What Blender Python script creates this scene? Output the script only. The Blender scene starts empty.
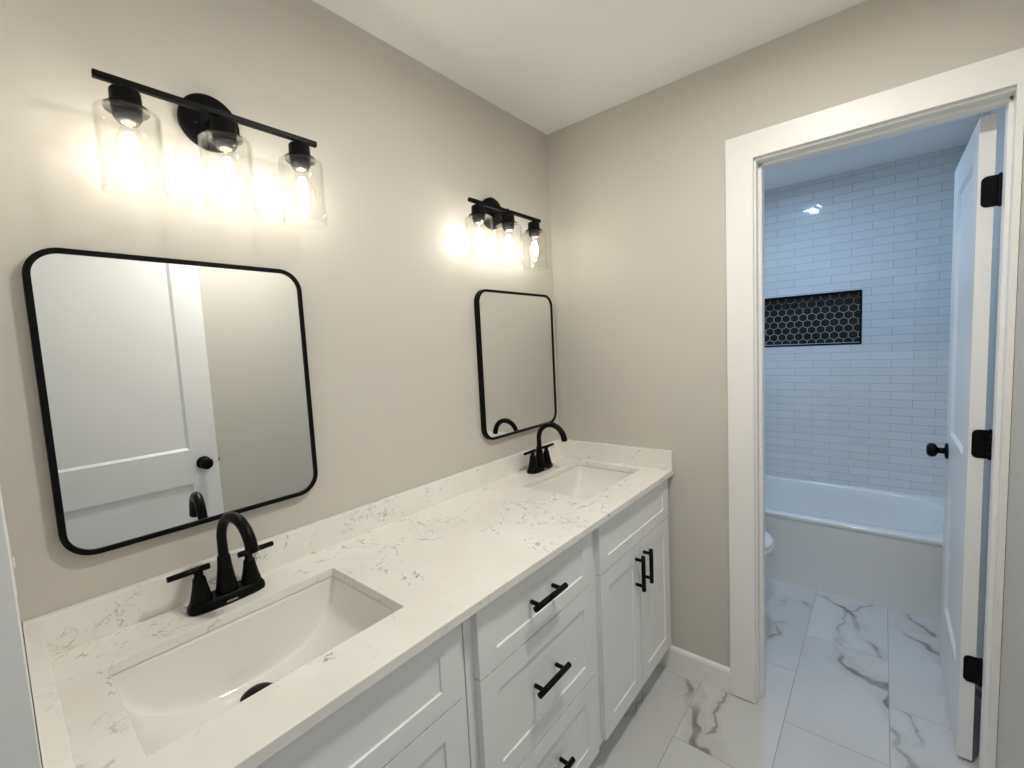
import bpy, bmesh, math, random
from mathutils import Vector, Matrix

# ------------------------------------------------------------------ camera, world, exposure
SC = bpy.context.scene
COL = SC.collection
PI = math.pi


def make_camera():
    yaw, pitch, roll = (math.radians(a) for a in (39.925, -4.817, -2.911))
    fwd = Vector((math.cos(yaw) * math.cos(pitch), math.sin(yaw) * math.cos(pitch), math.sin(pitch)))
    right = Vector((math.sin(yaw), -math.cos(yaw), 0))
    up = right.cross(fwd)
    r2 = right * math.cos(roll) + up * math.sin(roll)
    u2 = up * math.cos(roll) - right * math.sin(roll)
    m = Matrix((r2, u2, -fwd)).transposed().to_4x4()
    m.translation = Vector((-1.8246, -1.2352, 1.4392))
    cd = bpy.data.cameras.new('camera')
    cd.sensor_fit = 'HORIZONTAL'
    cd.sensor_width = 36.0
    cd.lens = 444.456 / 1024 * 36.0
    cd.clip_start = 0.01
    co = bpy.data.objects.new('camera', cd)
    COL.objects.link(co)
    co.matrix_world = m
    SC.camera = co


make_camera()

wd = bpy.data.worlds.new('hall_daylight')
SC.world = wd
wd.use_nodes = True
wd.node_tree.nodes['Background'].inputs[0].default_value = (0.80, 0.90, 1.0, 1)
wd.node_tree.nodes['Background'].inputs[1].default_value = 0.2

SC.view_settings.view_transform = 'Standard'
SC.view_settings.look = 'None'
SC.view_settings.exposure = 0.30
SC.view_settings.gamma = 1.0
SC.view_settings.use_curve_mapping = False
SC.cycles.max_bounces = 14
SC.cycles.diffuse_bounces = 8
SC.cycles.glossy_bounces = 6
SC.cycles.transparent_max_bounces = 16
SC.cycles.caustics_reflective = False
SC.cycles.caustics_refractive = False
SC.cycles.sample_clamp_indirect = 6.0

BULB = 64.0            # emission of the bulbs' filaments
BULB_COL = (1.0, 0.95, 0.86)
BATH_LAMP = 365.0        # emission of the bathroom ceiling lamp
BATH_COL = (0.47, 0.69, 1.0)
ROOM_FILL = 268.0        # emission of the unseen ceiling lamp added to fill the vanity room
ROOM_COL = (1.0, 0.98, 0.925)


# ------------------------------------------------------------------ materials
def new_mat(name):
    m = bpy.data.materials.new(name)
    m.use_nodes = True
    nt = m.node_tree
    return m, nt, nt.nodes['Principled BSDF']


def simple(name, col, rough=0.5, metal=0.0, spec=0.5, bump=0.0, bscale=200.0, coat=0.0):
    m, nt, b = new_mat(name)
    b.inputs['Base Color'].default_value = (*col, 1)
    b.inputs['Roughness'].default_value = rough
    b.inputs['Metallic'].default_value = metal
    b.inputs['Specular IOR Level'].default_value = spec
    b.inputs['Coat Weight'].default_value = coat
    b.inputs['Coat Roughness'].default_value = 0.05
    if bump:
        tc = nt.nodes.new('ShaderNodeTexCoord')
        n = nt.nodes.new('ShaderNodeTexNoise')
        n.inputs['Scale'].default_value = bscale
        n.inputs['Detail'].default_value = 2
        bp = nt.nodes.new('ShaderNodeBump')
        bp.inputs['Strength'].default_value = bump
        bp.inputs['Distance'].default_value = 0.001
        nt.links.new(tc.outputs['Object'], n.inputs['Vector'])
        nt.links.new(n.outputs['Fac'], bp.inputs['Height'])
        nt.links.new(bp.outputs['Normal'], b.inputs['Normal'])
    return m


def emit(name, col, strength):
    m, nt, b = new_mat(name)
    nt.nodes.remove(b)
    e = nt.nodes.new('ShaderNodeEmission')
    e.inputs[0].default_value = (*col, 1)
    e.inputs[1].default_value = strength
    nt.links.new(e.outputs[0], nt.nodes['Material Output'].inputs[0])
    return m


def thin_glass(name, tint=(0.97, 0.97, 0.96), edge=0.7, base=0.03):
    m, nt, b = new_mat(name)
    nt.nodes.remove(b)
    lw = nt.nodes.new('ShaderNodeLayerWeight')
    lw.inputs['Blend'].default_value = 0.5
    pw = nt.nodes.new('ShaderNodeMath'); pw.operation = 'POWER'; pw.inputs[1].default_value = 4.0
    mr = nt.nodes.new('ShaderNodeMapRange')
    mr.inputs['To Min'].default_value = base
    mr.inputs['To Max'].default_value = edge
    t = nt.nodes.new('ShaderNodeBsdfTransparent'); t.inputs[0].default_value = (*tint, 1)
    g = nt.nodes.new('ShaderNodeBsdfGlossy'); g.inputs['Roughness'].default_value = 0.03
    mx = nt.nodes.new('ShaderNodeMixShader')
    nt.links.new(lw.outputs['Facing'], pw.inputs[0])
    nt.links.new(pw.outputs[0], mr.inputs['Value'])
    nt.links.new(mr.outputs[0], mx.inputs[0])
    nt.links.new(t.outputs[0], mx.inputs[1])
    nt.links.new(g.outputs[0], mx.inputs[2])
    nt.links.new(mx.outputs[0], nt.nodes['Material Output'].inputs[0])
    return m


def math_node(nt, op, a=None, b=None, c=None):
    n = nt.nodes.new('ShaderNodeMath')
    n.operation = op
    for i, v in enumerate((a, b, c)):
        if v is None:
            continue
        if isinstance(v, (int, float)):
            n.inputs[i].default_value = v
        else:
            nt.links.new(v, n.inputs[i])
    return n.outputs[0]


def map_range(nt, v, a, b, c, d, smooth=True):
    n = nt.nodes.new('ShaderNodeMapRange')
    n.interpolation_type = 'SMOOTHSTEP' if smooth else 'LINEAR'
    nt.links.new(v, n.inputs['Value'])
    for k, x in zip(('From Min', 'From Max', 'To Min', 'To Max'), (a, b, c, d)):
        n.inputs[k].default_value = x
    return n.outputs[0]


def noise(nt, vec, scale, detail=4, rough=0.5, dist=0.0):
    n = nt.nodes.new('ShaderNodeTexNoise')
    n.inputs['Scale'].default_value = scale
    n.inputs['Detail'].default_value = detail
    n.inputs['Roughness'].default_value = rough
    n.inputs['Distortion'].default_value = dist
    nt.links.new(vec, n.inputs['Vector'])
    return n


def mix_col(nt, fac, a, b):
    n = nt.nodes.new('ShaderNodeMix')
    n.data_type = 'RGBA'
    nt.links.new(fac, n.inputs[0])
    for i, v in ((6, a), (7, b)):
        if isinstance(v, tuple):
            n.inputs[i].default_value = (*v, 1)
        else:
            nt.links.new(v, n.inputs[i])
    return n.outputs[2]


def quartz_mat():
    m, nt, b = new_mat('white_quartz')
    tc = nt.nodes.new('ShaderNodeTexCoord')
    co = tc.outputs['Object']
    warp = noise(nt, co, 9, 5, 0.6)
    add = nt.nodes.new('ShaderNodeVectorMath'); add.operation = 'MULTIPLY_ADD'
    nt.links.new(warp.outputs['Color'], add.inputs[0])
    add.inputs[1].default_value = (0.16, 0.16, 0.16)
    nt.links.new(co, add.inputs[2])
    vo = nt.nodes.new('ShaderNodeTexVoronoi'); vo.feature = 'DISTANCE_TO_EDGE'
    vo.inputs['Scale'].default_value = 8.5
    nt.links.new(add.outputs[0], vo.inputs['Vector'])
    crack = map_range(nt, vo.outputs['Distance'], 0.0, 0.035, 1, 0)
    vo2 = nt.nodes.new('ShaderNodeTexVoronoi'); vo2.feature = 'DISTANCE_TO_EDGE'
    vo2.inputs['Scale'].default_value = 26
    nt.links.new(add.outputs[0], vo2.inputs['Vector'])
    crack2 = map_range(nt, vo2.outputs['Distance'], 0.0, 0.07, 1, 0)
    mask = map_range(nt, noise(nt, co, 7.5, 3, 0.6).outputs['Fac'], 0.51, 0.62, 0, 1)
    fine = map_range(nt, noise(nt, co, 60, 3, 0.7).outputs['Fac'], 0.42, 0.62, 0, 1)
    mask2 = map_range(nt, noise(nt, add.outputs[0], 5.0, 3, 0.6, 0.5).outputs['Fac'], 0.55, 0.66, 0, 1)
    a = math_node(nt, 'MULTIPLY', math_node(nt, 'MULTIPLY', crack, mask), fine)
    c = math_node(nt, 'MULTIPLY', math_node(nt, 'MULTIPLY', crack2, mask2), fine)
    f = math_node(nt, 'MULTIPLY', math_node(nt, 'MAXIMUM', a, math_node(nt, 'MULTIPLY', c, 0.8)), 0.80)
    cloud = map_range(nt, noise(nt, co, 4, 4, 0.6).outputs['Fac'], 0.3, 0.7, 0, 1)
    base = mix_col(nt, cloud, (0.77, 0.745, 0.70), (0.83, 0.815, 0.78))
    col = mix_col(nt, f, base, (0.20, 0.19, 0.19))
    nt.links.new(col, b.inputs['Base Color'])
    b.inputs['Roughness'].default_value = 0.16
    return m


def floor_mat():
    m, nt, b = new_mat('polished_marble_tile')
    tc = nt.nodes.new('ShaderNodeTexCoord')
    mp = nt.nodes.new('ShaderNodeMapping')
    # rows run along x, joints at y = -0.672 - 0.3015 k
    mp.inputs['Location'].default_value = (-0.27 + 0.61 * 10, 0.672 + 0.3015 * 20, 0)
    nt.links.new(tc.outputs['Object'], mp.inputs['Vector'])
    br = nt.nodes.new('ShaderNodeTexBrick')
    br.offset = 0.5; br.offset_frequency = 2; br.squash = 1
    br.inputs['Color1'].default_value = (0, 0, 0, 1)
    br.inputs['Color2'].default_value = (1, 1, 1, 1)
    br.inputs['Mortar'].default_value = (0, 0, 0, 1)
    br.inputs['Scale'].default_value = 1
    br.inputs['Mortar Size'].default_value = 0.0016
    br.inputs['Mortar Smooth'].default_value = 0.1
    br.inputs['Brick Width'].default_value = 0.61
    br.inputs['Row Height'].default_value = 0.3015
    nt.links.new(mp.outputs[0], br.inputs['Vector'])
    off = nt.nodes.new('ShaderNodeVectorMath'); off.operation = 'MULTIPLY_ADD'
    nt.links.new(br.outputs['Color'], off.inputs[0])
    off.inputs[1].default_value = (21.3, 5.1, 11.0)
    nt.links.new(tc.outputs['Object'], off.inputs[2])
    def wave(vec, rot_deg, scale, dist, width, m0, m1, mscale):
        mpn = nt.nodes.new('ShaderNodeMapping')
        mpn.inputs['Rotation'].default_value = (0, 0, math.radians(rot_deg))
        nt.links.new(vec, mpn.inputs['Vector'])
        wv = nt.nodes.new('ShaderNodeTexWave')
        wv.wave_type = 'BANDS'; wv.bands_direction = 'X'; wv.wave_profile = 'SIN'
        wv.inputs['Scale'].default_value = scale
        wv.inputs['Distortion'].default_value = dist
        wv.inputs['Detail'].default_value = 5
        wv.inputs['Detail Scale'].default_value = 1.3
        wv.inputs['Detail Roughness'].default_value = 0.58
        nt.links.new(mpn.outputs[0], wv.inputs['Vector'])
        mask = map_range(nt, noise(nt, vec, mscale, 3, 0.55).outputs['Fac'], m0, m1, 0, 1)
        thin = math_node(nt, 'MULTIPLY', map_range(nt, wv.outputs['Fac'], 1 - width, 1.0, 0, 1), mask)
        soft = math_node(nt, 'MULTIPLY', map_range(nt, wv.outputs['Fac'], 0.86, 1.0, 0, 0.20), mask)
        return math_node(nt, 'MAXIMUM', thin, soft)
    v = off.outputs[0]
    fade = map_range(nt, noise(nt, v, 7.0, 3, 0.6).outputs['Fac'], 0.3, 0.6, 0.25, 1)
    w1 = wave(v, 58, 0.55, 7.0, 0.014, 0.40, 0.52, 1.8)
    w2 = wave(v, 96, 0.85, 9.0, 0.010, 0.45, 0.57, 2.3)
    f = math_node(nt, 'MULTIPLY', math_node(nt, 'MULTIPLY', math_node(nt, 'MAXIMUM', w1, math_node(nt, 'MULTIPLY', w2, 0.8)), fade), 0.85)
    cloud = map_range(nt, noise(nt, v, 1.2, 4, 0.55).outputs['Fac'], 0.3, 0.7, 0, 1)
    base = mix_col(nt, cloud, (0.57, 0.57, 0.565), (0.64, 0.64, 0.635))
    col = mix_col(nt, f, base, (0.17, 0.155, 0.14))
    col = mix_col(nt, br.outputs['Fac'], col, (0.36, 0.35, 0.335))
    nt.links.new(col, b.inputs['Base Color'])
    rg = map_range(nt, br.outputs['Fac'], 0, 1, 0.13, 0.6)
    nt.links.new(rg, b.inputs['Roughness'])
    bp = nt.nodes.new('ShaderNodeBump'); bp.invert = True
    bp.inputs['Strength'].default_value = 0.4; bp.inputs['Distance'].default_value = 0.001
    nt.links.new(br.outputs['Fac'], bp.inputs['Height'])
    nt.links.new(bp.outputs['Normal'], b.inputs['Normal'])
    return m


def subway_mat():
    m, nt, b = new_mat('white_subway_tile')
    tc = nt.nodes.new('ShaderNodeTexCoord')
    sep = nt.nodes.new('ShaderNodeSeparateXYZ')
    nt.links.new(tc.outputs['Object'], sep.inputs[0])
    u = math_node(nt, 'ADD', math_node(nt, 'ADD', sep.outputs['Y'], sep.outputs['X']), 1.075 - 1.79 + 0.204 * 20)
    w = math_node(nt, 'ADD', sep.outputs['Z'], -1.2415 + 0.0503 * 60)
    cb = nt.nodes.new('ShaderNodeCombineXYZ')
    nt.links.new(u, cb.inputs[0]); nt.links.new(w, cb.inputs[1])
    br = nt.nodes.new('ShaderNodeTexBrick')
    br.offset = 0.5; br.offset_frequency = 2
    br.inputs['Color1'].default_value = (0, 0, 0, 1)
    br.inputs['Color2'].default_value = (1, 1, 1, 1)
    br.inputs['Mortar'].default_value = (0.5, 0.5, 0.5, 1)
    br.inputs['Scale'].default_value = 1
    br.inputs['Mortar Size'].default_value = 0.0011
    br.inputs['Mortar Smooth'].default_value = 0.25
    br.inputs['Brick Width'].default_value = 0.204
    br.inputs['Row Height'].default_value = 0.0503
    nt.links.new(cb.outputs[0], br.inputs['Vector'])
    tile = mix_col(nt, br.outputs['Color'], (0.70, 0.71, 0.715), (0.75, 0.76, 0.765))
    col = mix_col(nt, br.outputs['Fac'], tile, (0.33, 0.34, 0.35))
    nt.links.new(col, b.inputs['Base Color'])
    nt.links.new(map_range(nt, br.outputs['Fac'], 0, 1, 0.07, 0.6), b.inputs['Roughness'])
    wav = noise(nt, tc.outputs['Object'], 16, 2, 0.5)
    h = math_node(nt, 'SUBTRACT', math_node(nt, 'MULTIPLY', wav.outputs['Fac'], 2.6), br.outputs['Fac'])
    bp = nt.nodes.new('ShaderNodeBump')
    bp.inputs['Strength'].default_value = 0.6; bp.inputs['Distance'].default_value = 0.0012
    nt.links.new(h, bp.inputs['Height'])
    nt.links.new(bp.outputs['Normal'], b.inputs['Normal'])
    return m


M = {
    'wall': simple('greige_wall_paint', (0.56, 0.533, 0.483), 0.6, bump=0.25, bscale=260),
    'ceiling': simple('ceiling_paint', (0.90, 0.89, 0.87), 0.8),
    'trim': simple('white_trim_paint', (0.82, 0.81, 0.79), 0.4),
    'door': simple('white_door_paint', (0.81, 0.81, 0.805), 0.38),
    'cabinet': simple('white_cabinet_paint', (0.80, 0.805, 0.80), 0.42),
    'cabinet_dark': simple('toe_kick_paint', (0.40, 0.40, 0.39), 0.5),
    'black': simple('matte_black_metal', (0.004, 0.004, 0.0045), 0.42, spec=0.09),
    'black_satin': simple('satin_black_faucet', (0.003, 0.003, 0.003), 0.34, spec=0.10),
    'dark_metal': simple('dark_metal', (0.035, 0.035, 0.036), 0.4, spec=0.3),
    'grey_metal': simple('grey_metal', (0.35, 0.35, 0.36), 0.35, metal=0.9),
    'porcelain': simple('white_porcelain', (0.80, 0.785, 0.755), 0.08, coat=0.5),
    'acrylic': simple('white_tub_acrylic', (0.80, 0.805, 0.80), 0.16, coat=0.3),
    'mirror': simple('mirror_glass', (0.87, 0.89, 0.88), 0.0, metal=1.0),
    'glass': thin_glass('clear_shade_glass'),
    'bulb_glass': thin_glass('clear_bulb_glass', (0.99, 0.98, 0.96), 0.35, 0.02),
    'filament': emit('glowing_filament', BULB_COL, BULB),
    'bulb_base': simple('brass_bulb_base', (0.75, 0.62, 0.42), 0.3, metal=0.9),
    'hex': simple('black_hexagon_tile', (0.010, 0.010, 0.011), 0.25),
    'grout': simple('light_grout', (0.55, 0.54, 0.51), 0.8),
    'lens': emit('lamp_lens', BATH_COL, BATH_LAMP),
    'room_fill_lens': emit('added_fill_lens', ROOM_COL, ROOM_FILL),
    'plastic': simple('white_plastic', (0.80, 0.79, 0.76), 0.35),
    'quartz': quartz_mat(),
    'floor': floor_mat(),
    'subway': subway_mat(),
}


# ------------------------------------------------------------------ mesh helpers
class MB:
    """Collects shapes in world metres; build() links them as one mesh object."""

    def __init__(self):
        self.bm = bmesh.new()

    def box(self, x0, x1, y0, y1, z0, z1, bevel=0.0, seg=2):
        r = bmesh.ops.create_cube(self.bm, size=1.0)
        vs = r['verts']
        for v in vs:
            v.co = Vector(((x0 + x1) / 2 + v.co.x * (x1 - x0), (y0 + y1) / 2 + v.co.y * (y1 - y0), (z0 + z1) / 2 + v.co.z * (z1 - z0)))
        if bevel:
            es = list({e for v in vs for e in v.link_edges})
            bmesh.ops.bevel(self.bm, geom=es, offset=bevel, segments=seg, affect='EDGES', profile=0.5)
        return self

    def ring(self, c, ax, u, w, ru, rw, n):
        return [self.bm.verts.new(Vector(c) + Vector(u) * (ru * math.cos(2 * PI * k / n)) + Vector(w) * (rw * math.sin(2 * PI * k / n))) for k in range(n)]

    def loft(self, rings, cap0=True, cap1=True, smooth=True):
        n = len(rings[0])
        for a, b in zip(rings[:-1], rings[1:]):
            for k in range(n):
                f = self.bm.faces.new((a[k], a[(k + 1) % n], b[(k + 1) % n], b[k]))
                f.smooth = smooth
        if cap0:
            self.bm.faces.new(list(reversed(rings[0])))
        if cap1:
            self.bm.faces.new(rings[-1])
        return self

    def lathe(self, c, profile, axis='z', n=32, cap0=True, cap1=True, smooth=True, s=1.0):
        """profile: list of (radius, distance along axis from c)."""
        A = {'x': Vector((1, 0, 0)), 'y': Vector((0, 1, 0)), 'z': Vector((0, 0, 1))}[axis]
        U = {'x': Vector((0, 1, 0)), 'y': Vector((0, 0, 1)), 'z': Vector((1, 0, 0))}[axis]
        W = A.cross(U)
        rings = [self.ring(Vector(c) + A * d, A, U, W, r, r * s, n) for r, d in profile]
        return self.loft(rings, cap0, cap1, smooth)

    def tube(self, pts, radii, n=16):
        pts = [Vector(p) for p in pts]
        if isinstance(radii, (int, float)):
            radii = [radii] * len(pts)
        t0 = (pts[1] - pts[0]).normalized()
        ref = Vector((1, 0, 0)) if abs(t0.x) < 0.9 else Vector((0, 0, 1))
        U = (ref - t0 * ref.dot(t0)).normalized()
        rings = []
        for i, p in enumerate(pts):
            t = ((pts[i + 1] if i + 1 < len(pts) else pts[i]) - (pts[i - 1] if i else pts[i])).normalized()
            U = (U - t * U.dot(t)).normalized()
            rings.append(self.ring(p, t, U, t.cross(U), radii[i], radii[i], n))
        return self.loft(rings)

    def quad(self, *pts):
        self.bm.faces.new([self.bm.verts.new(p) for p in pts])
        return self

    def paneled(self, us, vs, panels, fn, depth=0.008, slope=0.001):
        """One face cut by us/vs; cells in panels sink by depth with a sloped moulding. fn(u, v, d) -> point."""
        P = {}

        def V(u, v, d):
            k = (round(u, 5), round(v, 5), round(d, 5))
            if k not in P:
                P[k] = self.bm.verts.new(fn(u, v, d))
            return P[k]
        for i in range(len(us) - 1):
            for j in range(len(vs) - 1):
                a, b, c, d = us[i], us[i + 1], vs[j], vs[j + 1]
                o = [V(a, c, 0), V(b, c, 0), V(b, d, 0), V(a, d, 0)]
                if (i, j) in panels:
                    s = slope
                    q = [V(a + s, c + s, depth), V(b - s, c + s, depth), V(b - s, d - s, depth), V(a + s, d - s, depth)]
                    for k in range(4):
                        self.bm.faces.new((o[k], o[(k + 1) % 4], q[(k + 1) % 4], q[k]))
                    self.bm.faces.new(q)
                else:
                    self.bm.faces.new(o)
        return self

    def build(self, name, mat, parent=None, root=None, bevel=0.0):
        bm = self.bm
        bmesh.ops.remove_doubles(bm, verts=bm.verts, dist=1e-6)
        bmesh.ops.recalc_face_normals(bm, faces=bm.faces)
        r = root if root is not None else parent
        if r is not None:
            off = r.location.copy()
            for v in bm.verts:
                v.co -= off
        me = bpy.data.meshes.new(name)
        bm.to_mesh(me)
        bm.free()
        me.materials.append(M[mat] if isinstance(mat, str) else mat)
        o = bpy.data.objects.new(name, me)
        COL.objects.link(o)
        if parent is not None:
            o.parent = parent
        if bevel:
            md = o.modifiers.new('soft_edges', 'BEVEL')
            md.width = bevel; md.segments = 2; md.limit_method = 'ANGLE'; md.angle_limit = math.radians(40)
        return o


def tag(o, label=None, cat=None, group=None, kind=None):
    for k, v in (('label', label), ('category', cat), ('group', group), ('kind', kind)):
        if v:
            o[k] = v
    return o


def thing(name, loc, label, cat, group=None, kind=None):
    o = bpy.data.objects.new(name, None)
    o.empty_display_size = 0.05
    COL.objects.link(o)
    o.location = loc
    return tag(o, label, cat, group, kind)


def copy_thing(src, loc, label, straight=None):
    r = src.copy(); COL.objects.link(r); r.location = loc; r['label'] = label
    for ch in list(src.children):
        c = ch.copy(); COL.objects.link(c); c.parent = r
        if straight and ch.name == straight:
            c.rotation_euler = (0, 0, 0)
        for g in list(ch.children):
            d = g.copy(); COL.objects.link(d); d.parent = c
    return r


# ------------------------------------------------------------------ room shell
H = 2.427           # ceiling
XL = -1.818         # left wall
YR = -1.512         # wall opposite the mirrors
XB = 1.79           # tiled wall behind the tub
WT = 0.12           # wall thickness
ZC = 0.8914         # counter top

tag(MB().box(-3.2, 2.0, -1.75, 0.14, -0.06, 0.0).build('floor', 'floor'), kind='structure')
tag(MB().box(XL - WT, XB + 0.12, YR - 0.16, 0.12, H, H + 0.06).build('ceiling', 'ceiling'), kind='structure')
YB0, YB1 = -0.045, -1.575     # side walls of the tub room
w = MB(); w.box(XL - WT, WT, 0.0, 0.12, 0, H); w.box(WT, 1.03, YB0, 0.12, 0, H)
tag(w.build('wall_left', 'wall'), kind='structure')
tag(MB().box(1.03, XB, YB0, 0.12, 0, H).build('wall_tub_left', 'subway'), kind='structure')
w = MB(); w.box(XL - WT, WT, YR - 0.16, YR, 0, H); w.box(WT, 1.03, YR - 0.16, YB1, 0, H)
tag(w.build('wall_right', 'wall'), kind='structure')
tag(MB().box(1.03, XB, YR - 0.16, YB1, 0, H).build('wall_tub_right', 'subway'), kind='structure')

# wall with the bathroom doorway, x 0..WT
YJ0, YJ1, ZJ = -0.882, -1.4995, 2.048        # faces of the door jamb
w = MB()
w.box(0, WT, YJ0 + 0.018, 0, 0, H)
w.box(0, WT, YR, YJ0 + 0.018, ZJ + 0.018, H)
tag(w.build('wall_far', 'wall'), kind='structure')

# wall the camera stands in (its doorway is behind and beside the camera)
XK = XL - 0.0045     # the wall runs slightly out of square


def prism(m, pts, z0, z1):
    lo = [m.bm.verts.new((x, y, z0)) for x, y in pts]
    hi = [m.bm.verts.new((x, y, z1)) for x, y in pts]
    n = len(pts)
    for k in range(n):
        m.bm.faces.new((lo[k], lo[(k + 1) % n], hi[(k + 1) % n], hi[k]))
    m.bm.faces.new(lo); m.bm.faces.new(list(reversed(hi)))
    return m


w = MB()
prism(w, [(XL, 0), (XL - WT, 0), (XL - WT, -0.62), (XK, -0.62)], 0, H)
w.box(XL - WT, XL, YR, -0.62, 2.07, H)
w.box(XL - WT, XL, YR, -1.455, 0, 2.07)
tag(w.build('wall_entry', 'trim'), kind='structure')
tr = MB()
tr.box(XL - WT - 0.004, XK + 0.0005, -0.638, -0.62, 0, 2.052, 0.001)
tr.box(XL - WT - 0.004, XL + 0.001, -1.455, -1.437, 0, 2.052, 0.001)
tr.box(XL - WT - 0.004, XL + 0.001, -1.455, -0.62, 2.052, 2.07, 0.001)
tag(tr.build('trim_3', 'trim'), kind='structure')

# tiled wall behind the tub with the opening of the niche
NY0, NY1, NZ0, NZ1 = -0.50, -1.132, 1.342, 1.686
w = MB()
w.box(XB, XB + 0.12, NY0, 0.12, 0, H)
w.box(XB, XB + 0.12, YR - 0.16, NY1, 0, H)
w.box(XB, XB + 0.12, NY1, NY0, 0, NZ0)
w.box(XB, XB + 0.12, NY1, NY0, NZ1, H)
tag(w.build('wall_back', 'subway'), kind='structure')

# door jamb with stop, and casing
t = MB()
t.box(-0.001, WT + 0.001, YJ0, YJ0 + 0.018, 0, ZJ)
t.box(-0.001, WT + 0.001, YR + 0.0005, YJ1, 0, ZJ)
t.box(-0.001, WT + 0.001, YR + 0.0005, YJ0 + 0.018, ZJ, ZJ + 0.018)
t.box(0.038, 0.082, YJ0 - 0.011, YJ0 + 0.002, 0, ZJ + 0.001, 0.002)
t.box(0.038, 0.082, YJ1 - 0.001, YJ1 + 0.0095, 0, ZJ + 0.001, 0.002)
t.box(0.038, 0.082, YJ1, YJ0, ZJ - 0.011, ZJ + 0.001, 0.002)
tag(t.build('trim_1', 'trim'), kind='structure')
t = MB()
CY0, CY1, CZ0, CZ1 = -0.7853, -0.8756, 2.0555, 2.143
CYR = -1.496
u = [(CY0, 0.004), (CY0, CZ1), (YR + 0.001, CZ1), (YR + 0.001, 0.004), (CYR, 0.004), (CYR, CZ0), (CY1, CZ0), (CY1, 0.004)]
lo = [t.bm.verts.new((-0.018, y, z)) for y, z in u]
hi = [t.bm.verts.new((-0.0002, y, z)) for y, z in u]
for k in range(8):
    t.bm.faces.new((lo[k], lo[(k + 1) % 8], hi[(k + 1) % 8], hi[k]))
for q in (lo, hi):
    for f in ((0, 1, 6, 7), (1, 2, 5, 6), (2, 3, 4, 5)):
        t.bm.faces.new([q[n] for n in f])
tag(t.build('trim_2', 'trim', bevel=0.002), kind='structure')


def baseboard(name, pts, h=0.102):
    """profile: flat board with an eased top, swept over straight runs."""
    m = MB()
    for (x0, y0, x1, y1, nx, ny) in pts:
        prof = [(0, 0), (0.014, 0), (0.014, h - 0.014), (0.010, h - 0.005), (0.004, h), (0, h)]
        a = [m.bm.verts.new((x0 + nx * d, y0 + ny * d, z)) for d, z in prof]
        b = [m.bm.verts.new((x1 + nx * d, y1 + ny * d, z)) for d, z in prof]
        for k in range(6):
            m.bm.faces.new((a[k], a[(k + 1) % 6], b[(k + 1) % 6], b[k]))
        m.bm.faces.new(a); m.bm.faces.new(list(reversed(b)))
    return tag(m.build(name, 'trim'), kind='structure')


baseboard('baseboard_far', [(-0.0002, -0.475, -0.0002, CY0, -1, 0)])
baseboard('baseboard_right', [(-0.02, YR + 0.0002, -1.0, YR + 0.0002, 0, 1)])
baseboard('baseboard_bathroom', [(WT + 0.0002, YB0 - 0.02, WT + 0.0002, -0.80, 1, 0), (0.14, YB0 - 0.0002, 1.02, YB0 - 0.0002, 0, -1)])

# ------------------------------------------------------------------ vanity cabinets
YF = -0.531         # face frame
YD = -0.550         # faces of doors and drawers
ZTOP = ZC - 0.0225  # underside of the counter


def front(name, x0, x1, z0, z1, rail, root, parent=None, rail_z=None):
    rz = rail_z or rail
    m = MB()
    m.paneled([x0, x0 + rail, x1 - rail, x1], [z0, z0 + rz, z1 - rz, z1], {(1, 1)}, lambda u, v, d: (u, YD + d, v), 0.0045, 0.0008)
    y1 = YF - 0.0003
    for q in (((x0, YD, z0), (x1, YD, z0), (x1, y1, z0), (x0, y1, z0)), ((x0, YD, z1), (x1, YD, z1), (x1, y1, z1), (x0, y1, z1)),
              ((x0, YD, z0), (x0, YD, z1), (x0, y1, z1), (x0, y1, z0)), ((x1, YD, z0), (x1, YD, z1), (x1, y1, z1), (x1, y1, z0)),
              ((x0, y1, z0), (x1, y1, z0), (x1, y1, z1), (x0, y1, z1))):
        m.quad(*q)
    return m.build(name, 'cabinet', parent or root, root, bevel=0.0012)


def pull(x, z, vertical, parent, root, length=0.139):
    m = MB()
    yb = YD - 0.030
    h = length / 2
    a, b = ((x, yb, z - h), (x, yb, z + h)) if vertical else ((x - h, yb, z), (x + h, yb, z))
    m.tube([a, b], 0.0076, 16)
    for s in (-1, 1):
        px, pz = (x, z + s * 0.048) if vertical else (x + s * 0.048, z)
        m.tube([(px, YD + 0.0005, pz), (px, yb, pz)], 0.0058, 12)
    return m.build('bar_pull', 'black', parent, root)


def carcass(x0, x1, root):
    m = MB()
    th = 0.018
    m.box(x0, x0 + th, YF, -0.004, 0.10, ZTOP)
    m.box(x1 - th, x1, YF, -0.004, 0.10, ZTOP)
    m.box(x0 + th, x1 - th, YF, -0.004, 0.10, 0.10 + th)
    m.box(x0 + th, x1 - th, -0.016, -0.004, 0.118, ZTOP)
    # face frame
    m.box(x0 + th, x0 + 0.038, YF, YF + 0.019, 0.118, ZTOP)
    m.box(x1 - 0.038, x1 - th, YF, YF + 0.019, 0.118, ZTOP)
    m.box(x0 + 0.038, x1 - 0.038, YF, YF + 0.019, ZTOP - 0.038, ZTOP)
    m.box(x0 + 0.038, x1 - 0.038, YF, YF + 0.019, 0.118, 0.14)
    m.box(x0 + 0.038, x1 - 0.038, YF, YF + 0.019, 0.675, 0.705)
    o = m.build('carcass', 'cabinet', root)
    k = MB()
    k.box(x0, x1, -0.468, -0.450, 0.0, 0.0998)
    k.box(x0, x0 + 0.018, -0.450, -0.01, 0.0, 0.0998)
    k.box(x1 - 0.018, x1, -0.450, -0.01, 0.0, 0.0998)
    k.build('toe_kick', 'cabinet', root)
    return o


ZG = 0.690   # gap between the top fronts and what is below
ZF1 = 0.8655
GRP = 'white vanity base cabinets'


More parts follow.
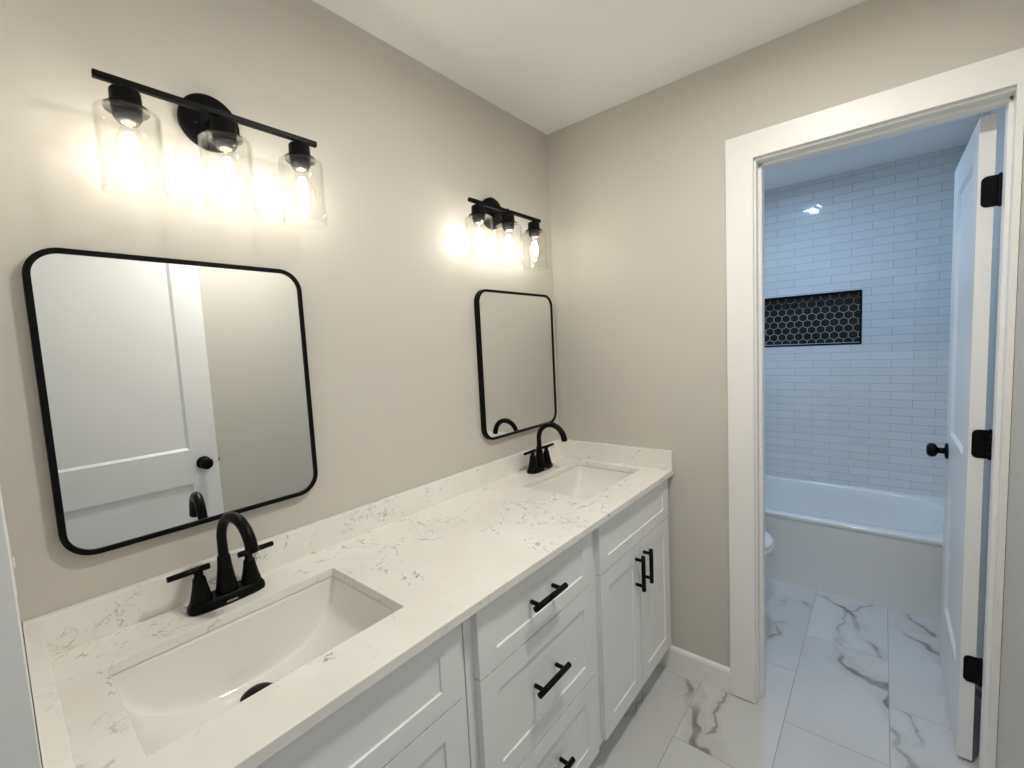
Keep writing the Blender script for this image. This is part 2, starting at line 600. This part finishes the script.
def sink_base(x0, x1, fx0, fx1, label):
    r = thing('vanity_cabinet', ((x0 + x1) / 2, -0.27, 0), label, 'cabinet', GRP)
    carcass(x0, x1, r)
    front('false_drawer_front', fx0, fx1, ZG + 0.002, ZF1, 0.057, r, None, 0.045)
    mid = (fx0 + fx1) / 2
    for s in (-1, 1):
        a, b = (fx0, mid - 0.0015) if s < 0 else (mid + 0.0015, fx1)
        d = front('door', a, b, 0.120, ZG - 0.002, 0.058, r)
        pull(mid + s * 0.035, 0.592, True, d, r, 0.130)
    return r


sink_base(XL + 0.003, -1.1990, -1.795, -1.222, 'white shaker sink cabinet under the nearer basin, cut off by the photo bottom')
sink_base(-0.6355, -0.003, -0.613, -0.020, 'white shaker sink cabinet under the farther basin, with two doors and upright black pulls')
r = thing('drawer_cabinet', (-0.917, -0.27, 0), 'white shaker cabinet of three stacked drawers between the two sink cabinets', 'cabinet', GRP)
carcass(-1.1950, -0.6390, r)
for z0, z1, rz in ((ZG + 0.002, ZF1, 0.045), (0.392, ZG - 0.002, 0.055), (0.120, 0.388, 0.055)):
    d = front('drawer', -1.170, -0.660, z0, z1, 0.060, r, None, rz)
    pull(-0.925, {0: 0.783, 1: 0.553, 2: 0.268}[0 if z0 > 0.6 else (1 if z0 > 0.3 else 2)], False, d, r)

# ------------------------------------------------------------------ countertop with two cut-outs
S1, S2, SW = -1.5055, -0.2833, 0.440
SY0, SY1 = -0.1456, -0.4478
YC = -0.5685
r = thing('countertop', (-0.909, -0.28, ZTOP), 'long white quartz countertop with grey veins and low splashes over the vanity cabinets', 'countertop')
m = MB()
xs = [XL + 0.002, S1 - SW / 2, S1 + SW / 2, S2 - SW / 2, S2 + SW / 2, -0.002]
ys = [YC, SY1, SY0, -0.002]
V = {}


def cv(i, j, k):
    if (i, j, k) not in V:
        x = xs[i] if i else XL + 0.001 + (XK - XL) * ys[j] / -0.62
        V[(i, j, k)] = m.bm.verts.new((x, ys[j], (ZTOP + 0.0004, ZC)[k]))
    return V[(i, j, k)]


holes = {(1, 1), (3, 1)}
cells = {(i, j) for i in range(5) for j in range(3)} - holes
for (i, j) in cells:
    for k in (0, 1):
        m.bm.faces.new((cv(i, j, k), cv(i + 1, j, k), cv(i + 1, j + 1, k), cv(i, j + 1, k)))
    for (di, dj, a, b) in ((-1, 0, (i, j), (i, j + 1)), (1, 0, (i + 1, j), (i + 1, j + 1)), (0, -1, (i, j), (i + 1, j)), (0, 1, (i, j + 1), (i + 1, j + 1))):
        if (i + di, j + dj) not in cells:
            m.bm.faces.new((cv(*a, 0), cv(*b, 0), cv(*b, 1), cv(*a, 1)))
m.build('slab', 'quartz', r, bevel=0.0015)
HS = 0.0795
MB().box(XL + 0.0015, -0.002, -0.0198, -0.001, ZC + 0.0002, ZC + HS, 0.0012).build('backsplash', 'quartz', r)
xk = XL + 0.0008 + (XK - XL) * YC / -0.62
prism(MB(), [(XL + 0.0008, -0.0203), (XL + 0.0255, -0.0203), (xk + 0.0247, YC), (xk, YC)], ZC + 0.0002, ZC + HS).build('side_splash', 'quartz', r, bevel=0.0012)
MB().box(-0.0200, -0.0005, YC, -0.0203, ZC + 0.0002, ZC + HS, 0.0012).build('side_splash', 'quartz', r)


# ------------------------------------------------------------------ undermount basins
def make_sink(cx):
    zr = ZTOP - 0.0004
    r = thing('sink_basin', (cx, -0.297, zr), '', 'sink', 'undermount basins')
    m = MB()
    w2 = SW / 2 + 0.003
    yb, yf = SY0 + 0.003, SY1 - 0.003
    depth = 0.150
    NX, NY = 48, 40

    def zat(u, v):
        # arched trough: low in the middle, rising to the left and right rims; steep front and back walls
        a = (1 - abs(u) ** 2.35) ** (1 / 2.0)
        e = 1 - abs(v)
        return zr - depth * a * (1 - (1 - min(1, e / 0.12)) ** 3.2)
    g = []
    vv = [-1 + 2 * (0.5 - 0.5 * math.cos(PI * j / NY)) for j in range(NY + 1)]
    uu = [-1 + 2 * (0.5 - 0.5 * math.cos(PI * i / NX)) for i in range(NX + 1)]
    for u in uu:
        g.append([m.bm.verts.new((cx + u * w2, (yb + yf) / 2 + v * (yf - yb) / 2, zat(u, v))) for v in vv])
    for i in range(NX):
        for j in range(NY):
            f = m.bm.faces.new((g[i][j], g[i + 1][j], g[i + 1][j + 1], g[i][j + 1]))
            f.smooth = True
    # rim flange under the slab
    fl = 0.022
    loop = [g[i][0] for i in range(NX + 1)] + [g[NX][j] for j in range(1, NY + 1)] + [g[i][NY] for i in range(NX - 1, -1, -1)] + [g[0][j] for j in range(NY - 1, 0, -1)]
    outer = []
    for vtx in loop:
        x, y, z = vtx.co
        ox = x + (fl if x > cx + w2 - 1e-5 else (-fl if x < cx - w2 + 1e-5 else 0))
        oy = y + (fl if y > yb - 1e-5 else (-fl if y < yf + 1e-5 else 0))
        outer.append(m.bm.verts.new((ox, oy, zr)))
    n = len(loop)
    for k in range(n):
        m.bm.faces.new((loop[k], loop[(k + 1) % n], outer[(k + 1) % n], outer[k]))
    o = m.build('basin', 'porcelain', r)
    md = o.modifiers.new('wall', 'SOLIDIFY'); md.thickness = 0.008; md.offset = -1
    dy, dz = -0.212, zr - depth
    d = MB()
    d.lathe((cx, dy, dz - 0.001), [(0.004, 0.0), (0.034, 0.0), (0.0345, 0.003), (0.031, 0.005), (0.030, 0.0042), (0.0295, 0.0075), (0.022, 0.0105), (0.010, 0.012), (0.001, 0.0122)], 'z', 40)
    d.build('drain_stopper', 'black_satin', r)
    return r


s1 = make_sink(S1)
s1['label'] = 'white rectangular undermount basin with black drain, in the nearer end of the countertop'
copy_thing(s1, (S2, -0.297, s1.location.z), 'white rectangular undermount basin in the far right end of the countertop')


# ------------------------------------------------------------------ faucets
def make_faucet(cx, swivel=7):
    z0 = ZC + 0.0005
    y0 = -0.080
    r = thing('faucet', (cx, y0, z0), '', 'faucet', 'black bathroom faucets')
    m = MB()
    n = 48

    def oblong(a, b, z):
        pts = []
        for k in range(n):
            t = 2 * PI * k / n
            c, s = math.cos(t), math.sin(t)
            e = 2 / 3.2
            pts.append(m.bm.verts.new((cx + a * abs(c) ** e * (1 if c >= 0 else -1), y0 + b * abs(s) ** e * (1 if s >= 0 else -1), z)))
        return pts
    m.loft([oblong(0.0775, 0.028, z0), oblong(0.0785, 0.029, z0 + 0.003), oblong(0.0775, 0.028, z0 + 0.013), oblong(0.0745, 0.0255, z0 + 0.017), oblong(0.073, 0.0245, z0 + 0.021), oblong(0.071, 0.0225, z0 + 0.0225)])
    m.build('base_plate', 'black_satin', r)
    for s in (-1, 1):
        hx = cx + s * 0.0508
        b = MB()
        b.lathe((hx, y0, z0 + 0.0215), [(0.0218, 0.0), (0.0210, 0.005), (0.0172, 0.020), (0.0135, 0.040), (0.0122, 0.0505), (0.0112, 0.0525), (0.0088, 0.0528), (0.0082, 0.0665)], 'z', 28)
        hb = b.build('handle_body', 'black_satin', r)
        l = MB()
        zl = z0 + 0.092
        l.tube([(hx - s * 0.022, y0, zl), (hx - s * 0.0205, y0, zl), (hx + s * 0.0545, y0, zl), (hx + s * 0.056, y0, zl)], [0.0062, 0.0068, 0.0060, 0.0052], 16)
        l.build('lever', 'black_satin', hb, r)
    b = MB()
    b.lathe((cx, y0, z0 + 0.0215), [(0.0232, 0.0), (0.0222, 0.008), (0.0188, 0.028), (0.0148, 0.058), (0.0130, 0.0805), (0.0120, 0.0835)], 'z', 28)
    b.build('spout_body', 'black_satin', r)
    p = MB()
    R = 0.0665
    zc = z0 + 0.139
    path = [(cx, y0, z0 + 0.098), (cx, y0, z0 + 0.12), (cx, y0, zc - 0.004)]
    rad = [0.0112, 0.0106, 0.0102]
    for k in range(0, 19):
        a = PI * k / 18 * 0.93
        path.append((cx, y0 - R + R * math.cos(a), zc + R * math.sin(a)))
        rad.append(0.0102 + 0.0022 * k / 18)
    tdir = Vector((0, -math.sin(PI * 0.93), math.cos(PI * 0.93)))
    e = Vector(path[-1])
    path.append(tuple(e + tdir * 0.012)); rad.append(0.0130)
    p.tube(path, rad, 20)
    sp = p.build('spout', 'black_satin', r)
    sp.rotation_euler = (0, 0, math.radians(swivel))
    a = MB()
    e2 = Vector(path[-1])
    a.tube([e2 + tdir * 0.0002, e2 + tdir * 0.003], 0.0105, 20)
    a.build('aerator', 'black', sp, r)
    g = MB()
    g.box(cx - 0.011, cx + 0.011, y0 - 0.0305, y0 - 0.0285, z0 + 0.0055, z0 + 0.0095, 0.0006)
    g.build('badge', 'grey_metal', r)
    return r


f1 = make_faucet(S1)
f1['label'] = 'matte black two-lever gooseneck faucet behind the nearer basin'
copy_thing(f1, (S2 + 0.004, f1.location.y, f1.location.z), 'matte black two-lever gooseneck faucet behind the farther basin', 'spout')


# ------------------------------------------------------------------ mirrors
def rrect(bm, x0, x1, z0, z1, rad, y, n=10):
    vs = []
    for cx, cz, a0 in ((x1 - rad, z1 - rad, 0), (x0 + rad, z1 - rad, PI / 2), (x0 + rad, z0 + rad, PI), (x1 - rad, z0 + rad, 1.5 * PI)):
        for k in range(n + 1):
            a = a0 + PI / 2 * k / n
            vs.append(bm.verts.new((cx + rad * math.cos(a), y, cz + rad * math.sin(a))))
    return vs


def make_mirror(x0, x1, z0, z1):
    r = thing('wall_mirror', ((x0 + x1) / 2, 0, (z0 + z1) / 2), '', 'mirror', 'black framed mirrors')
    m = MB()
    R, t, yb, yf = 0.055, 0.0105, -0.002, -0.022
    rings = [rrect(m.bm, x0, x1, z0, z1, R, yb), rrect(m.bm, x0, x1, z0, z1, R, yf + 0.001), rrect(m.bm, x0 + .001, x1 - .001, z0 + .001, z1 - .001, R - .001, yf),
             rrect(m.bm, x0 + t, x1 - t, z0 + t, z1 - t, R - t, yf), rrect(m.bm, x0 + t, x1 - t, z0 + t, z1 - t, R - t, yb)]
    m.loft(rings + [rings[0]], False, False, smooth=False)
    m.build('frame', 'black', r)
    g = MB()
    e = t - 0.0002
    g.loft([rrect(g.bm, x0 + e, x1 - e, z0 + e, z1 - e, R - e, -0.0185), rrect(g.bm, x0 + e, x1 - e, z0 + e, z1 - e, R - e, -0.0125)], smooth=False)
    g.build('mirror_glass', 'mirror', r)
    return r


mi = make_mirror(-1.7550, -1.2420, 1.063, 1.6715)
mi['label'] = 'large rounded black framed mirror at left reflecting a white panel door'
copy_thing(mi, (-0.3010, 0, mi.location.z), 'rounded black framed mirror by the wall corner above the farther basin')


# ------------------------------------------------------------------ vanity lights
def make_light(cx, zb):
    y = -0.095
    r = thing('vanity_light', (cx, 0, zb), '', 'wall light', 'three-shade vanity lights')
    m = MB()
    zp = zb + 0.010
    m.lathe((cx, -0.0005, zp), [(0.060, 0.0), (0.0615, -0.004), (0.0615, -0.018), (0.059, -0.021), (0.001, -0.022)], 'y', 48)
    m.build('wall_plate', 'black', r)
    a = MB()
    a.tube([(cx, -0.02, zb), (cx, -0.03, zb), (cx, y - 0.002, zb)], [0.014, 0.011, 0.011], 16)
    for s in (-1, 1):
        a.lathe((cx + s * 0.034, -0.021, zp - 0.012), [(0.0045, 0), (0.0045, -0.006), (0.002, -0.009)], 'y', 12)
    a.build('arm', 'black', r)
    b = MB()
    b.box(cx - 0.2145, cx + 0.2145, y - 0.0065, y + 0.0065, zb - 0.0065, zb + 0.0065, 0.0015)
    b.build('crossbar', 'black', r)
    for k in (-1, 0, 1):
        x = cx + k * 0.1688
        s = MB()
        s.lathe((x, y, zb - 0.006), [(0.007, 0.0), (0.007, -0.007), (0.022, -0.0075), (0.0245, -0.011), (0.0255, -0.036), (0.0275, -0.038), (0.0355, -0.040), (0.0360, -0.044), (0.0350, -0.0475), (0.0010, -0.048)], 'z', 36)
        s.build('socket_cup', 'black', r)
        # inner lamp holder below the glass shoulder
        c2 = MB()
        c2.lathe((x, y, zb - 0.0545), [(0.0225, 0.0), (0.0225, -0.012), (0.020, -0.014), (0.0175, -0.020)], 'z', 28)
        c2.build('lamp_holder', 'dark_metal', r)
        # clear cylinder shade, open at the bottom, with a shoulder and a hole at the top
        g = MB()
        zt, zg = zb - 0.0545, zb - 0.209
        R = 0.0518
        prof = [(0.024, zt), (0.046, zt), (0.0500, zt - 0.0015), (R, zt - 0.006), (R, zg + 0.001), (R - 0.0005, zg), (R - 0.0025, zg), (R - 0.003, zg + 0.001), (R - 0.003, zt - 0.006), (0.0485, zt - 0.0038), (0.024, zt - 0.003)]
        g.lathe((x, y, 0), prof, 'z', 56, False, False)
        g.build('glass_shade', 'glass', r)
        bl = MB()
        z0 = zb - 0.0755
        bl.lathe((x, y, z0), [(0.0125, 0), (0.0130, -0.006), (0.0150, -0.014), (0.0225, -0.030), (0.0285, -0.047), (0.0295, -0.056), (0.0265, -0.070), (0.0180, -0.081), (0.008, -0.0862), (0.001, -0.087)], 'z', 32)
        bo = bl.build('light_bulb', 'bulb_glass', r)
        bs = MB()
        bs.lathe((x, y, z0 + 0.0003), [(0.0115, 0.0), (0.0125, 0.002), (0.0125, 0.006)], 'z', 24)
        bs.build('bulb_base', 'bulb_base', bo, r)
        fi = MB()
        fi.lathe((x, y, z0), [(0.001, -0.016), (0.007, -0.019), (0.0105, -0.028), (0.0125, -0.042), (0.0125, -0.052), (0.010, -0.062), (0.005, -0.068), (0.001, -0.069)], 'z', 24)
        fi.build('filament', 'filament', bo, r)
    return r


l1 = make_light(-1.4205, 1.9865)
l1['label'] = 'black vanity light with three clear glass shades above the large left mirror'
copy_thing(l1, (-0.4350, 0, 1.9685), 'black vanity light with three clear glass shades by the wall corner, above the farther mirror')


# ------------------------------------------------------------------ doors
def door_leaf(name, W, Hh, y_front, x0, zb, stile, panels_z, label, parent_mat='door', th=0.035):
    """leaf along +x from x0, faces at y_front (towards +y) and y_front - th; panels_z: z pairs of panels above the leaf bottom."""
    m = MB()
    us = [x0, x0 + stile, x0 + W - stile, x0 + W]
    vs = sorted({zb, zb + Hh} | {z for p in panels_z for z in p})
    idx = {(1, vs.index(p[0])) for p in panels_z}
    m.paneled(us, vs, idx, lambda u, v, d: (u, y_front - d, v), 0.009, 0.012)
    m.paneled(us, vs, idx, lambda u, v, d: (u, y_front - th + d, v), 0.009, 0.012)
    z0, z1, xa, xb, ya, yb2 = zb, zb + Hh, x0, x0 + W, y_front, y_front - th
    m.quad((xa, ya, z0), (xa, yb2, z0), (xa, yb2, z1), (xa, ya, z1))
    m.quad((xb, ya, z0), (xb, yb2, z0), (xb, yb2, z1), (xb, ya, z1))
    m.quad((xa, ya, z0), (xb, ya, z0), (xb, yb2, z0), (xa, yb2, z0))
    m.quad((xa, ya, z1), (xb, ya, z1), (xb, yb2, z1), (xa, yb2, z1))
    o = m.build(name, parent_mat)
    return tag(o, label, None, None, 'structure')


def knob(x, y, z, sgn, parent, n=32):
    m = MB()
    prof = [(0.0325, 0.0), (0.0325, 0.004), (0.030, 0.008), (0.0125, 0.010), (0.0115, 0.026), (0.016, 0.031), (0.0255, 0.036), (0.0285, 0.045), (0.0285, 0.052), (0.025, 0.059), (0.016, 0.0635), (0.001, 0.0645)]
    m.lathe((x, y, z), [(r_, sgn * d) for r_, d in prof], 'y', n)
    return m.build('door_knob', 'black_satin', parent)


def hinge(x, yp, y0, y1, z, parent):
    """leaf plate on the door edge (plane x), barrel at (xp, yp)."""
    m = MB()
    b = m.bm
    hh, rad, t = 0.0445, 0.014, 0.0022
    outer = []
    pts = [(y0, z - hh), (y1 - rad, z - hh)]
    for k in range(7):
        a = -PI / 2 + PI / 2 * k / 6
        pts.append((y1 - rad + rad * math.cos(a), z - hh + rad + rad * math.sin(a)))
    for k in range(7):
        a = PI / 2 * k / 6
        pts.append((y1 - rad + rad * math.cos(a), z + hh - rad + rad * math.sin(a)))
    pts += [(y0, z + hh)]
    f0 = [b.verts.new((x, p[0], p[1])) for p in pts]
    f1 = [b.verts.new((x - t, p[0], p[1])) for p in pts]
    n = len(pts)
    for k in range(n):
        b.faces.new((f0[k], f0[(k + 1) % n], f1[(k + 1) % n], f1[k]))
    b.faces.new(f0); b.faces.new(list(reversed(f1)))
    # knuckle barrel of five segments
    for k in range(5):
        za = z - hh + k * 2 * hh / 5
        m.lathe((x - 0.004, yp, za + 0.0006), [(0.0062, 0), (0.0062, 2 * hh / 5 - 0.0012)], 'z', 16, smooth=False)
    m.lathe((x - 0.004, yp, z - hh - 0.003), [(0.0035, 0), (0.0035, 2 * hh + 0.006)], 'z', 12)
    return m.build('hinge', 'black', parent)


XD = 0.128
d1 = door_leaf('door_1', 0.595, 2.027, -1.4455, XD, 0.013, 0.112, [(0.278, 0.835), (1.005, 1.935)], 'white two-panel bathroom door standing open, hung on black hinges')
knob(XD + 0.595 - 0.062, -1.4455, 0.926, 1, d1)
knob(XD + 0.595 - 0.062, -1.4805, 0.926, -1, d1)
for z in (1.822, 1.067, 0.328):
    hinge(XD - 0.0003, -1.4915, -1.490, -1.4525, z, d1)

d2 = door_leaf('door_2', 0.750, 2.017, -1.4575, -1.817, 0.013, 0.118, [(0.278, 0.835), (1.005, 1.935)], 'white two-panel entry door seen only in the large mirror, open against the wall')
knob(-1.067 - 0.066, -1.4575, 0.930, 1, d2)
lt = MB(); lt.box(-1.0672, -1.0655, -1.486, -1.464, 0.90, 0.957, 0.0005).box(-1.0657, -1.058, -1.481, -1.469, 0.92, 0.94, 0.002)
lt.build('latch', 'black', d2)


# ------------------------------------------------------------------ bathtub
def make_tub():
    x0, x1, y0, y1, zr = 1.030, XB - 0.002, YB1 + 0.002, YB0 - 0.002, 0.409
    m = MB()
    b = m.bm
    N = 96
    cx, cy = (x0 + 0.062 + x1 - 0.034) / 2, (y0 + y1) / 2

    def sup(a, bb, z, e=4.5, dx=0.0):
        vs = []
        for k in range(N):
            t = 2 * PI * (k + 0.5) / N
            c, s = math.cos(t), math.sin(t)
            q = 2 / e
            vs.append(b.verts.new((cx + dx + a * abs(c) ** q * (1 if c >= 0 else -1), cy + bb * abs(s) ** q * (1 if s >= 0 else -1), z)))
        return vs
    a0 = (x1 - 0.034 - x0 - 0.062) / 2
    b0 = (y1 - y0) / 2 - 0.058
    # outer rectangle ring with the same count, matched by direction
    def rect(xa, xb, ya, yb, z):
        vs = []
        hx, hy, mx, my = (xb - xa) / 2, (yb - ya) / 2, (xa + xb) / 2, (ya + yb) / 2
        for k in range(N):
            t = 2 * PI * (k + 0.5) / N
            c, s = math.cos(t), math.sin(t)
            q = 2 / 40
            vs.append(b.verts.new((mx + hx * abs(c) ** q * (1 if c >= 0 else -1), my + hy * abs(s) ** q * (1 if s >= 0 else -1), z)))
        return vs
    rings = [rect(x0 + 0.012, x1, y0, y1, 0.0), rect(x0 + 0.012, x1, y0, y1, zr - 0.026), rect(x0 + 0.001, x1, y0, y1, zr - 0.023), rect(x0, x1, y0, y1, zr - 0.018),
             rect(x0, x1, y0, y1, zr - 0.008), rect(x0 + 0.003, x1, y0, y1, zr - 0.002), rect(x0 + 0.008, x1, y0, y1, zr)]
    rings += [sup(a0 + 0.006, b0 + 0.006, zr, 4.2), sup(a0, b0, zr - 0.003, 4.2), sup(a0 - 0.006, b0 - 0.007, zr - 0.012, 4.0), sup(a0 - 0.02, b0 - 0.03, zr - 0.10, 4.2),
              sup(a0 - 0.045, b0 - 0.08, zr - 0.26, 3.8), sup(a0 - 0.075, b0 - 0.12, zr - 0.315, 3.4), sup(a0 - 0.13, b0 - 0.19, zr - 0.335, 3.0), sup(0.03, 0.2, zr - 0.338, 2.5)]
    m.loft(rings, False, True, True)
    o = m.build('bathtub', 'acrylic')
    md = o.modifiers.new('split', 'EDGE_SPLIT'); md.split_angle = math.radians(50)
    d = MB()
    d.lathe((cx, y1 - 0.34, zr - 0.337), [(0.03, 0), (0.03, 0.004), (0.02, 0.006), (0.001, 0.0065)], 'z', 28)
    d.build('tub_drain', 'black', o)
    f = MB()
    f.lathe((cx, cy + b0 - 0.034, zr - 0.11), [(0.036, 0.004), (0.036, -0.004), (0.030, -0.008), (0.001, -0.009)], 'y', 28)
    f.build('overflow_plate', 'black', o)
    return tag(o, 'white alcove bathtub with flat apron below the subway-tiled wall', 'bathtub')


make_tub()


# ------------------------------------------------------------------ wall niche
def make_niche():
    yc, zc = (NY0 + NY1) / 2, (NZ0 + NZ1) / 2
    r = thing('wall_niche', (XB, yc, NZ0), 'black hexagon-tiled niche with white grout, let into the white tiled wall', 'niche')
    dp = 0.085
    m = MB()
    t = 0.010
    # liner: five sides of the recess, plus trim standing at the wall face
    m.box(XB - 0.004, XB + dp, NY0 - t, NY0 - 0.0003, NZ0 + 0.0003, NZ1 - 0.0003, 0.001)
    m.box(XB - 0.004, XB + dp, NY1 + 0.0003, NY1 + t, NZ0 + 0.0003, NZ1 - 0.0003, 0.001)
    m.box(XB - 0.004, XB + dp, NY1 + t, NY0 - t, NZ1 - t, NZ1 - 0.0003, 0.001)
    m.box(XB - 0.004, XB + dp, NY1 + t, NY0 - t, NZ0 + 0.0003, NZ0 + t, 0.001)
    m.build('black_trim', 'black', r)
    g = MB()
    g.box(XB + dp, XB + dp + 0.006, NY1 + 0.0004, NY0 - 0.0004, NZ0 + 0.0004, NZ1 - 0.0004)
    g.build('grout_panel', 'grout', r)
    s = MB()
    s.box(XB + 0.004, XB + dp - 0.001, NY1 + t, NY0 - t, NZ0 + t, NZ0 + t + 0.0035, 0.0005)
    s.build('sill_grout', 'grout', r)
    h = MB()
    b = h.bm
    P = 0.0505                      # width between flats
    gap = 0.0042
    R = (P - gap) / math.sqrt(3)
    dz = P * math.sqrt(3) / 2
    ylo, yhi, zlo, zhi = NY1 + t, NY0 - t, NZ0 + t + 0.0036, NZ1 - t

    def clip(poly, ax, lim, sgn):
        out = []
        for i in range(len(poly)):
            p, q = poly[i], poly[(i + 1) % len(poly)]
            dp_, dq = sgn * (p[ax] - lim), sgn * (q[ax] - lim)
            if dp_ <= 0:
                out.append(p)
            if dp_ * dq < 0:
                k = dp_ / (dp_ - dq)
                out.append((p[0] + (q[0] - p[0]) * k, p[1] + (q[1] - p[1]) * k))
        return out
    for j in range(-1, 10):
        for i in range(-1, 15):
            cy = ylo + i * P + (P / 2 if j % 2 else 0) + 0.012
            cz = zlo + j * dz + 0.005
            poly = [(cy + R * math.sin(PI / 3 * k), cz + R * math.cos(PI / 3 * k)) for k in range(6)]
            for ax, lim, sg in ((0, ylo, -1), (0, yhi, 1), (1, zlo, -1), (1, zhi, 1)):
                if len(poly) >= 3:
                    poly = clip(poly, ax, lim, sg)
            if len(poly) < 3:
                continue
            f0 = [b.verts.new((XB + dp + 0.0002, y, z)) for y, z in poly]
            f1 = [b.verts.new((XB + dp - 0.0022, y, z)) for y, z in poly]
            n = len(poly)
            for k in range(n):
                b.faces.new((f0[k], f0[(k + 1) % n], f1[(k + 1) % n], f1[k]))
            b.faces.new(f1)
    h.build('hexagon_tiles', 'hex', r)


make_niche()


# ------------------------------------------------------------------ toilet
def make_toilet():
    cx, yb = 0.575, -0.065
    r = thing('toilet', (cx, -0.45, 0), 'white toilet just showing its rounded seat behind the left door casing', 'toilet')

    def egg(m, yback, yfront, hw, z, n=40, k=0.62):
        vs = []
        yc = yback + (yfront - yback) * k
        for i in range(n):
            t = 2 * PI * i / n
            c, s = math.cos(t), math.sin(t)
            L = (yfront - yc) if s >= 0 else (yback - yc)
            e = 1.0 if s >= 0 else 0.75
            vs.append(m.bm.verts.new((cx + hw * (abs(c) ** (0.9)) * (1 if c >= 0 else -1), yc + L * abs(s) ** e, z)))
        return vs
    yf = -0.838
    m = MB()
    m.loft([egg(m, -0.16, -0.62, 0.105, 0.0), egg(m, -0.16, -0.63, 0.108, 0.02), egg(m, -0.15, -0.64, 0.105, 0.14), egg(m, -0.14, -0.70, 0.125, 0.23), egg(m, -0.13, -0.79, 0.165, 0.31),
            egg(m, -0.12, -0.830, 0.180, 0.355), egg(m, -0.12, -0.832, 0.182, 0.375), egg(m, -0.12, -0.828, 0.178, 0.382), egg(m, -0.30, -0.79, 0.140, 0.382), egg(m, -0.33, -0.74, 0.11, 0.32), egg(m, -0.40, -0.66, 0.06, 0.25)])
    m.build('bowl', 'porcelain', r)
    m = MB()
    m.loft([egg(m, -0.27, yf, 0.184, 0.386), egg(m, -0.27, yf - 0.002, 0.186, 0.392), egg(m, -0.27, yf, 0.184, 0.404), egg(m, -0.32, -0.78, 0.125, 0.404), egg(m, -0.32, -0.78, 0.125, 0.386)][:5] , False, False)
    m.build('seat', 'plastic', r)
    m = MB()
    m.loft([egg(m, -0.265, yf + 0.002, 0.182, 0.4075), egg(m, -0.265, yf, 0.184, 0.412), egg(m, -0.265, yf + 0.003, 0.181, 0.421), egg(m, -0.28, yf + 0.018, 0.166, 0.427), egg(m, -0.34, yf + 0.10, 0.10, 0.430)])
    m.build('seat_lid', 'plastic', r)
    MB().box(cx - 0.20, cx + 0.20, -0.245, yb, 0.384, 0.715, 0.025, 4).build('tank', 'porcelain', r)
    MB().box(cx - 0.21, cx + 0.21, -0.255, yb + 0.003, 0.7155, 0.752, 0.012, 3).build('tank_lid', 'porcelain', r)
    l = MB()
    l.lathe((cx - 0.14, -0.245, 0.665), [(0.012, 0.001), (0.012, -0.010)], 'y', 16)
    l.tube([(cx - 0.14, -0.258, 0.665), (cx - 0.10, -0.260, 0.663), (cx - 0.07, -0.259, 0.660)], [0.006, 0.006, 0.0045], 12)
    l.build('flush_lever', 'black', r)


make_toilet()

# ------------------------------------------------------------------ recessed ceiling lamps (the vanity room's is an added fill)
def ceiling_lamp(x, y, lens, label, lr=0.069):
    r = thing('ceiling_light', (x, y, H - 0.022), label, 'ceiling light')
    m = MB(); m.lathe((x, y, H - 0.0005), [(lr + 0.016, 0), (lr + 0.016, -0.006), (lr + 0.009, -0.011), (lr + 0.001, -0.009), (lr + 0.001, -0.004)], 'z', 48, True, False)
    m.build('trim_ring', 'plastic', r)
    m = MB(); m.lathe((x, y, H - 0.0062), [(lr, 0), (lr, -0.0005), (lr * 0.8, -0.001), (0.001, -0.0012)], 'z', 48)
    m.build('lens', lens, r)


ceiling_lamp(0.95, -0.775, 'lens', 'round recessed ceiling lamp over the tub room, mirrored as a glint on the shower tiles', 0.049)
ceiling_lamp(-0.90, -1.06, 'room_fill_lens', 'unseen round ceiling lamp added above the vanity room floor as fill light')  # assumed lamp, added to brighten the vanity room beyond its bulbs

# ------------------------------------------------------------------ switch at the left edge
r = thing('light_switch', (XL - 0.004, -0.05, 1.11), 'small white wall switch in profile at the left edge of the photo', 'switch')
MB().box(XL - 0.0045, XL + 0.0002, -0.085, -0.015, 1.05, 1.17, 0.0005).build('switch_plate', 'plastic', r)
MB().box(XL + 0.0001, XL + 0.0032, -0.056, -0.044, 1.092, 1.110, 0.0015).build('toggle', 'plastic', r)
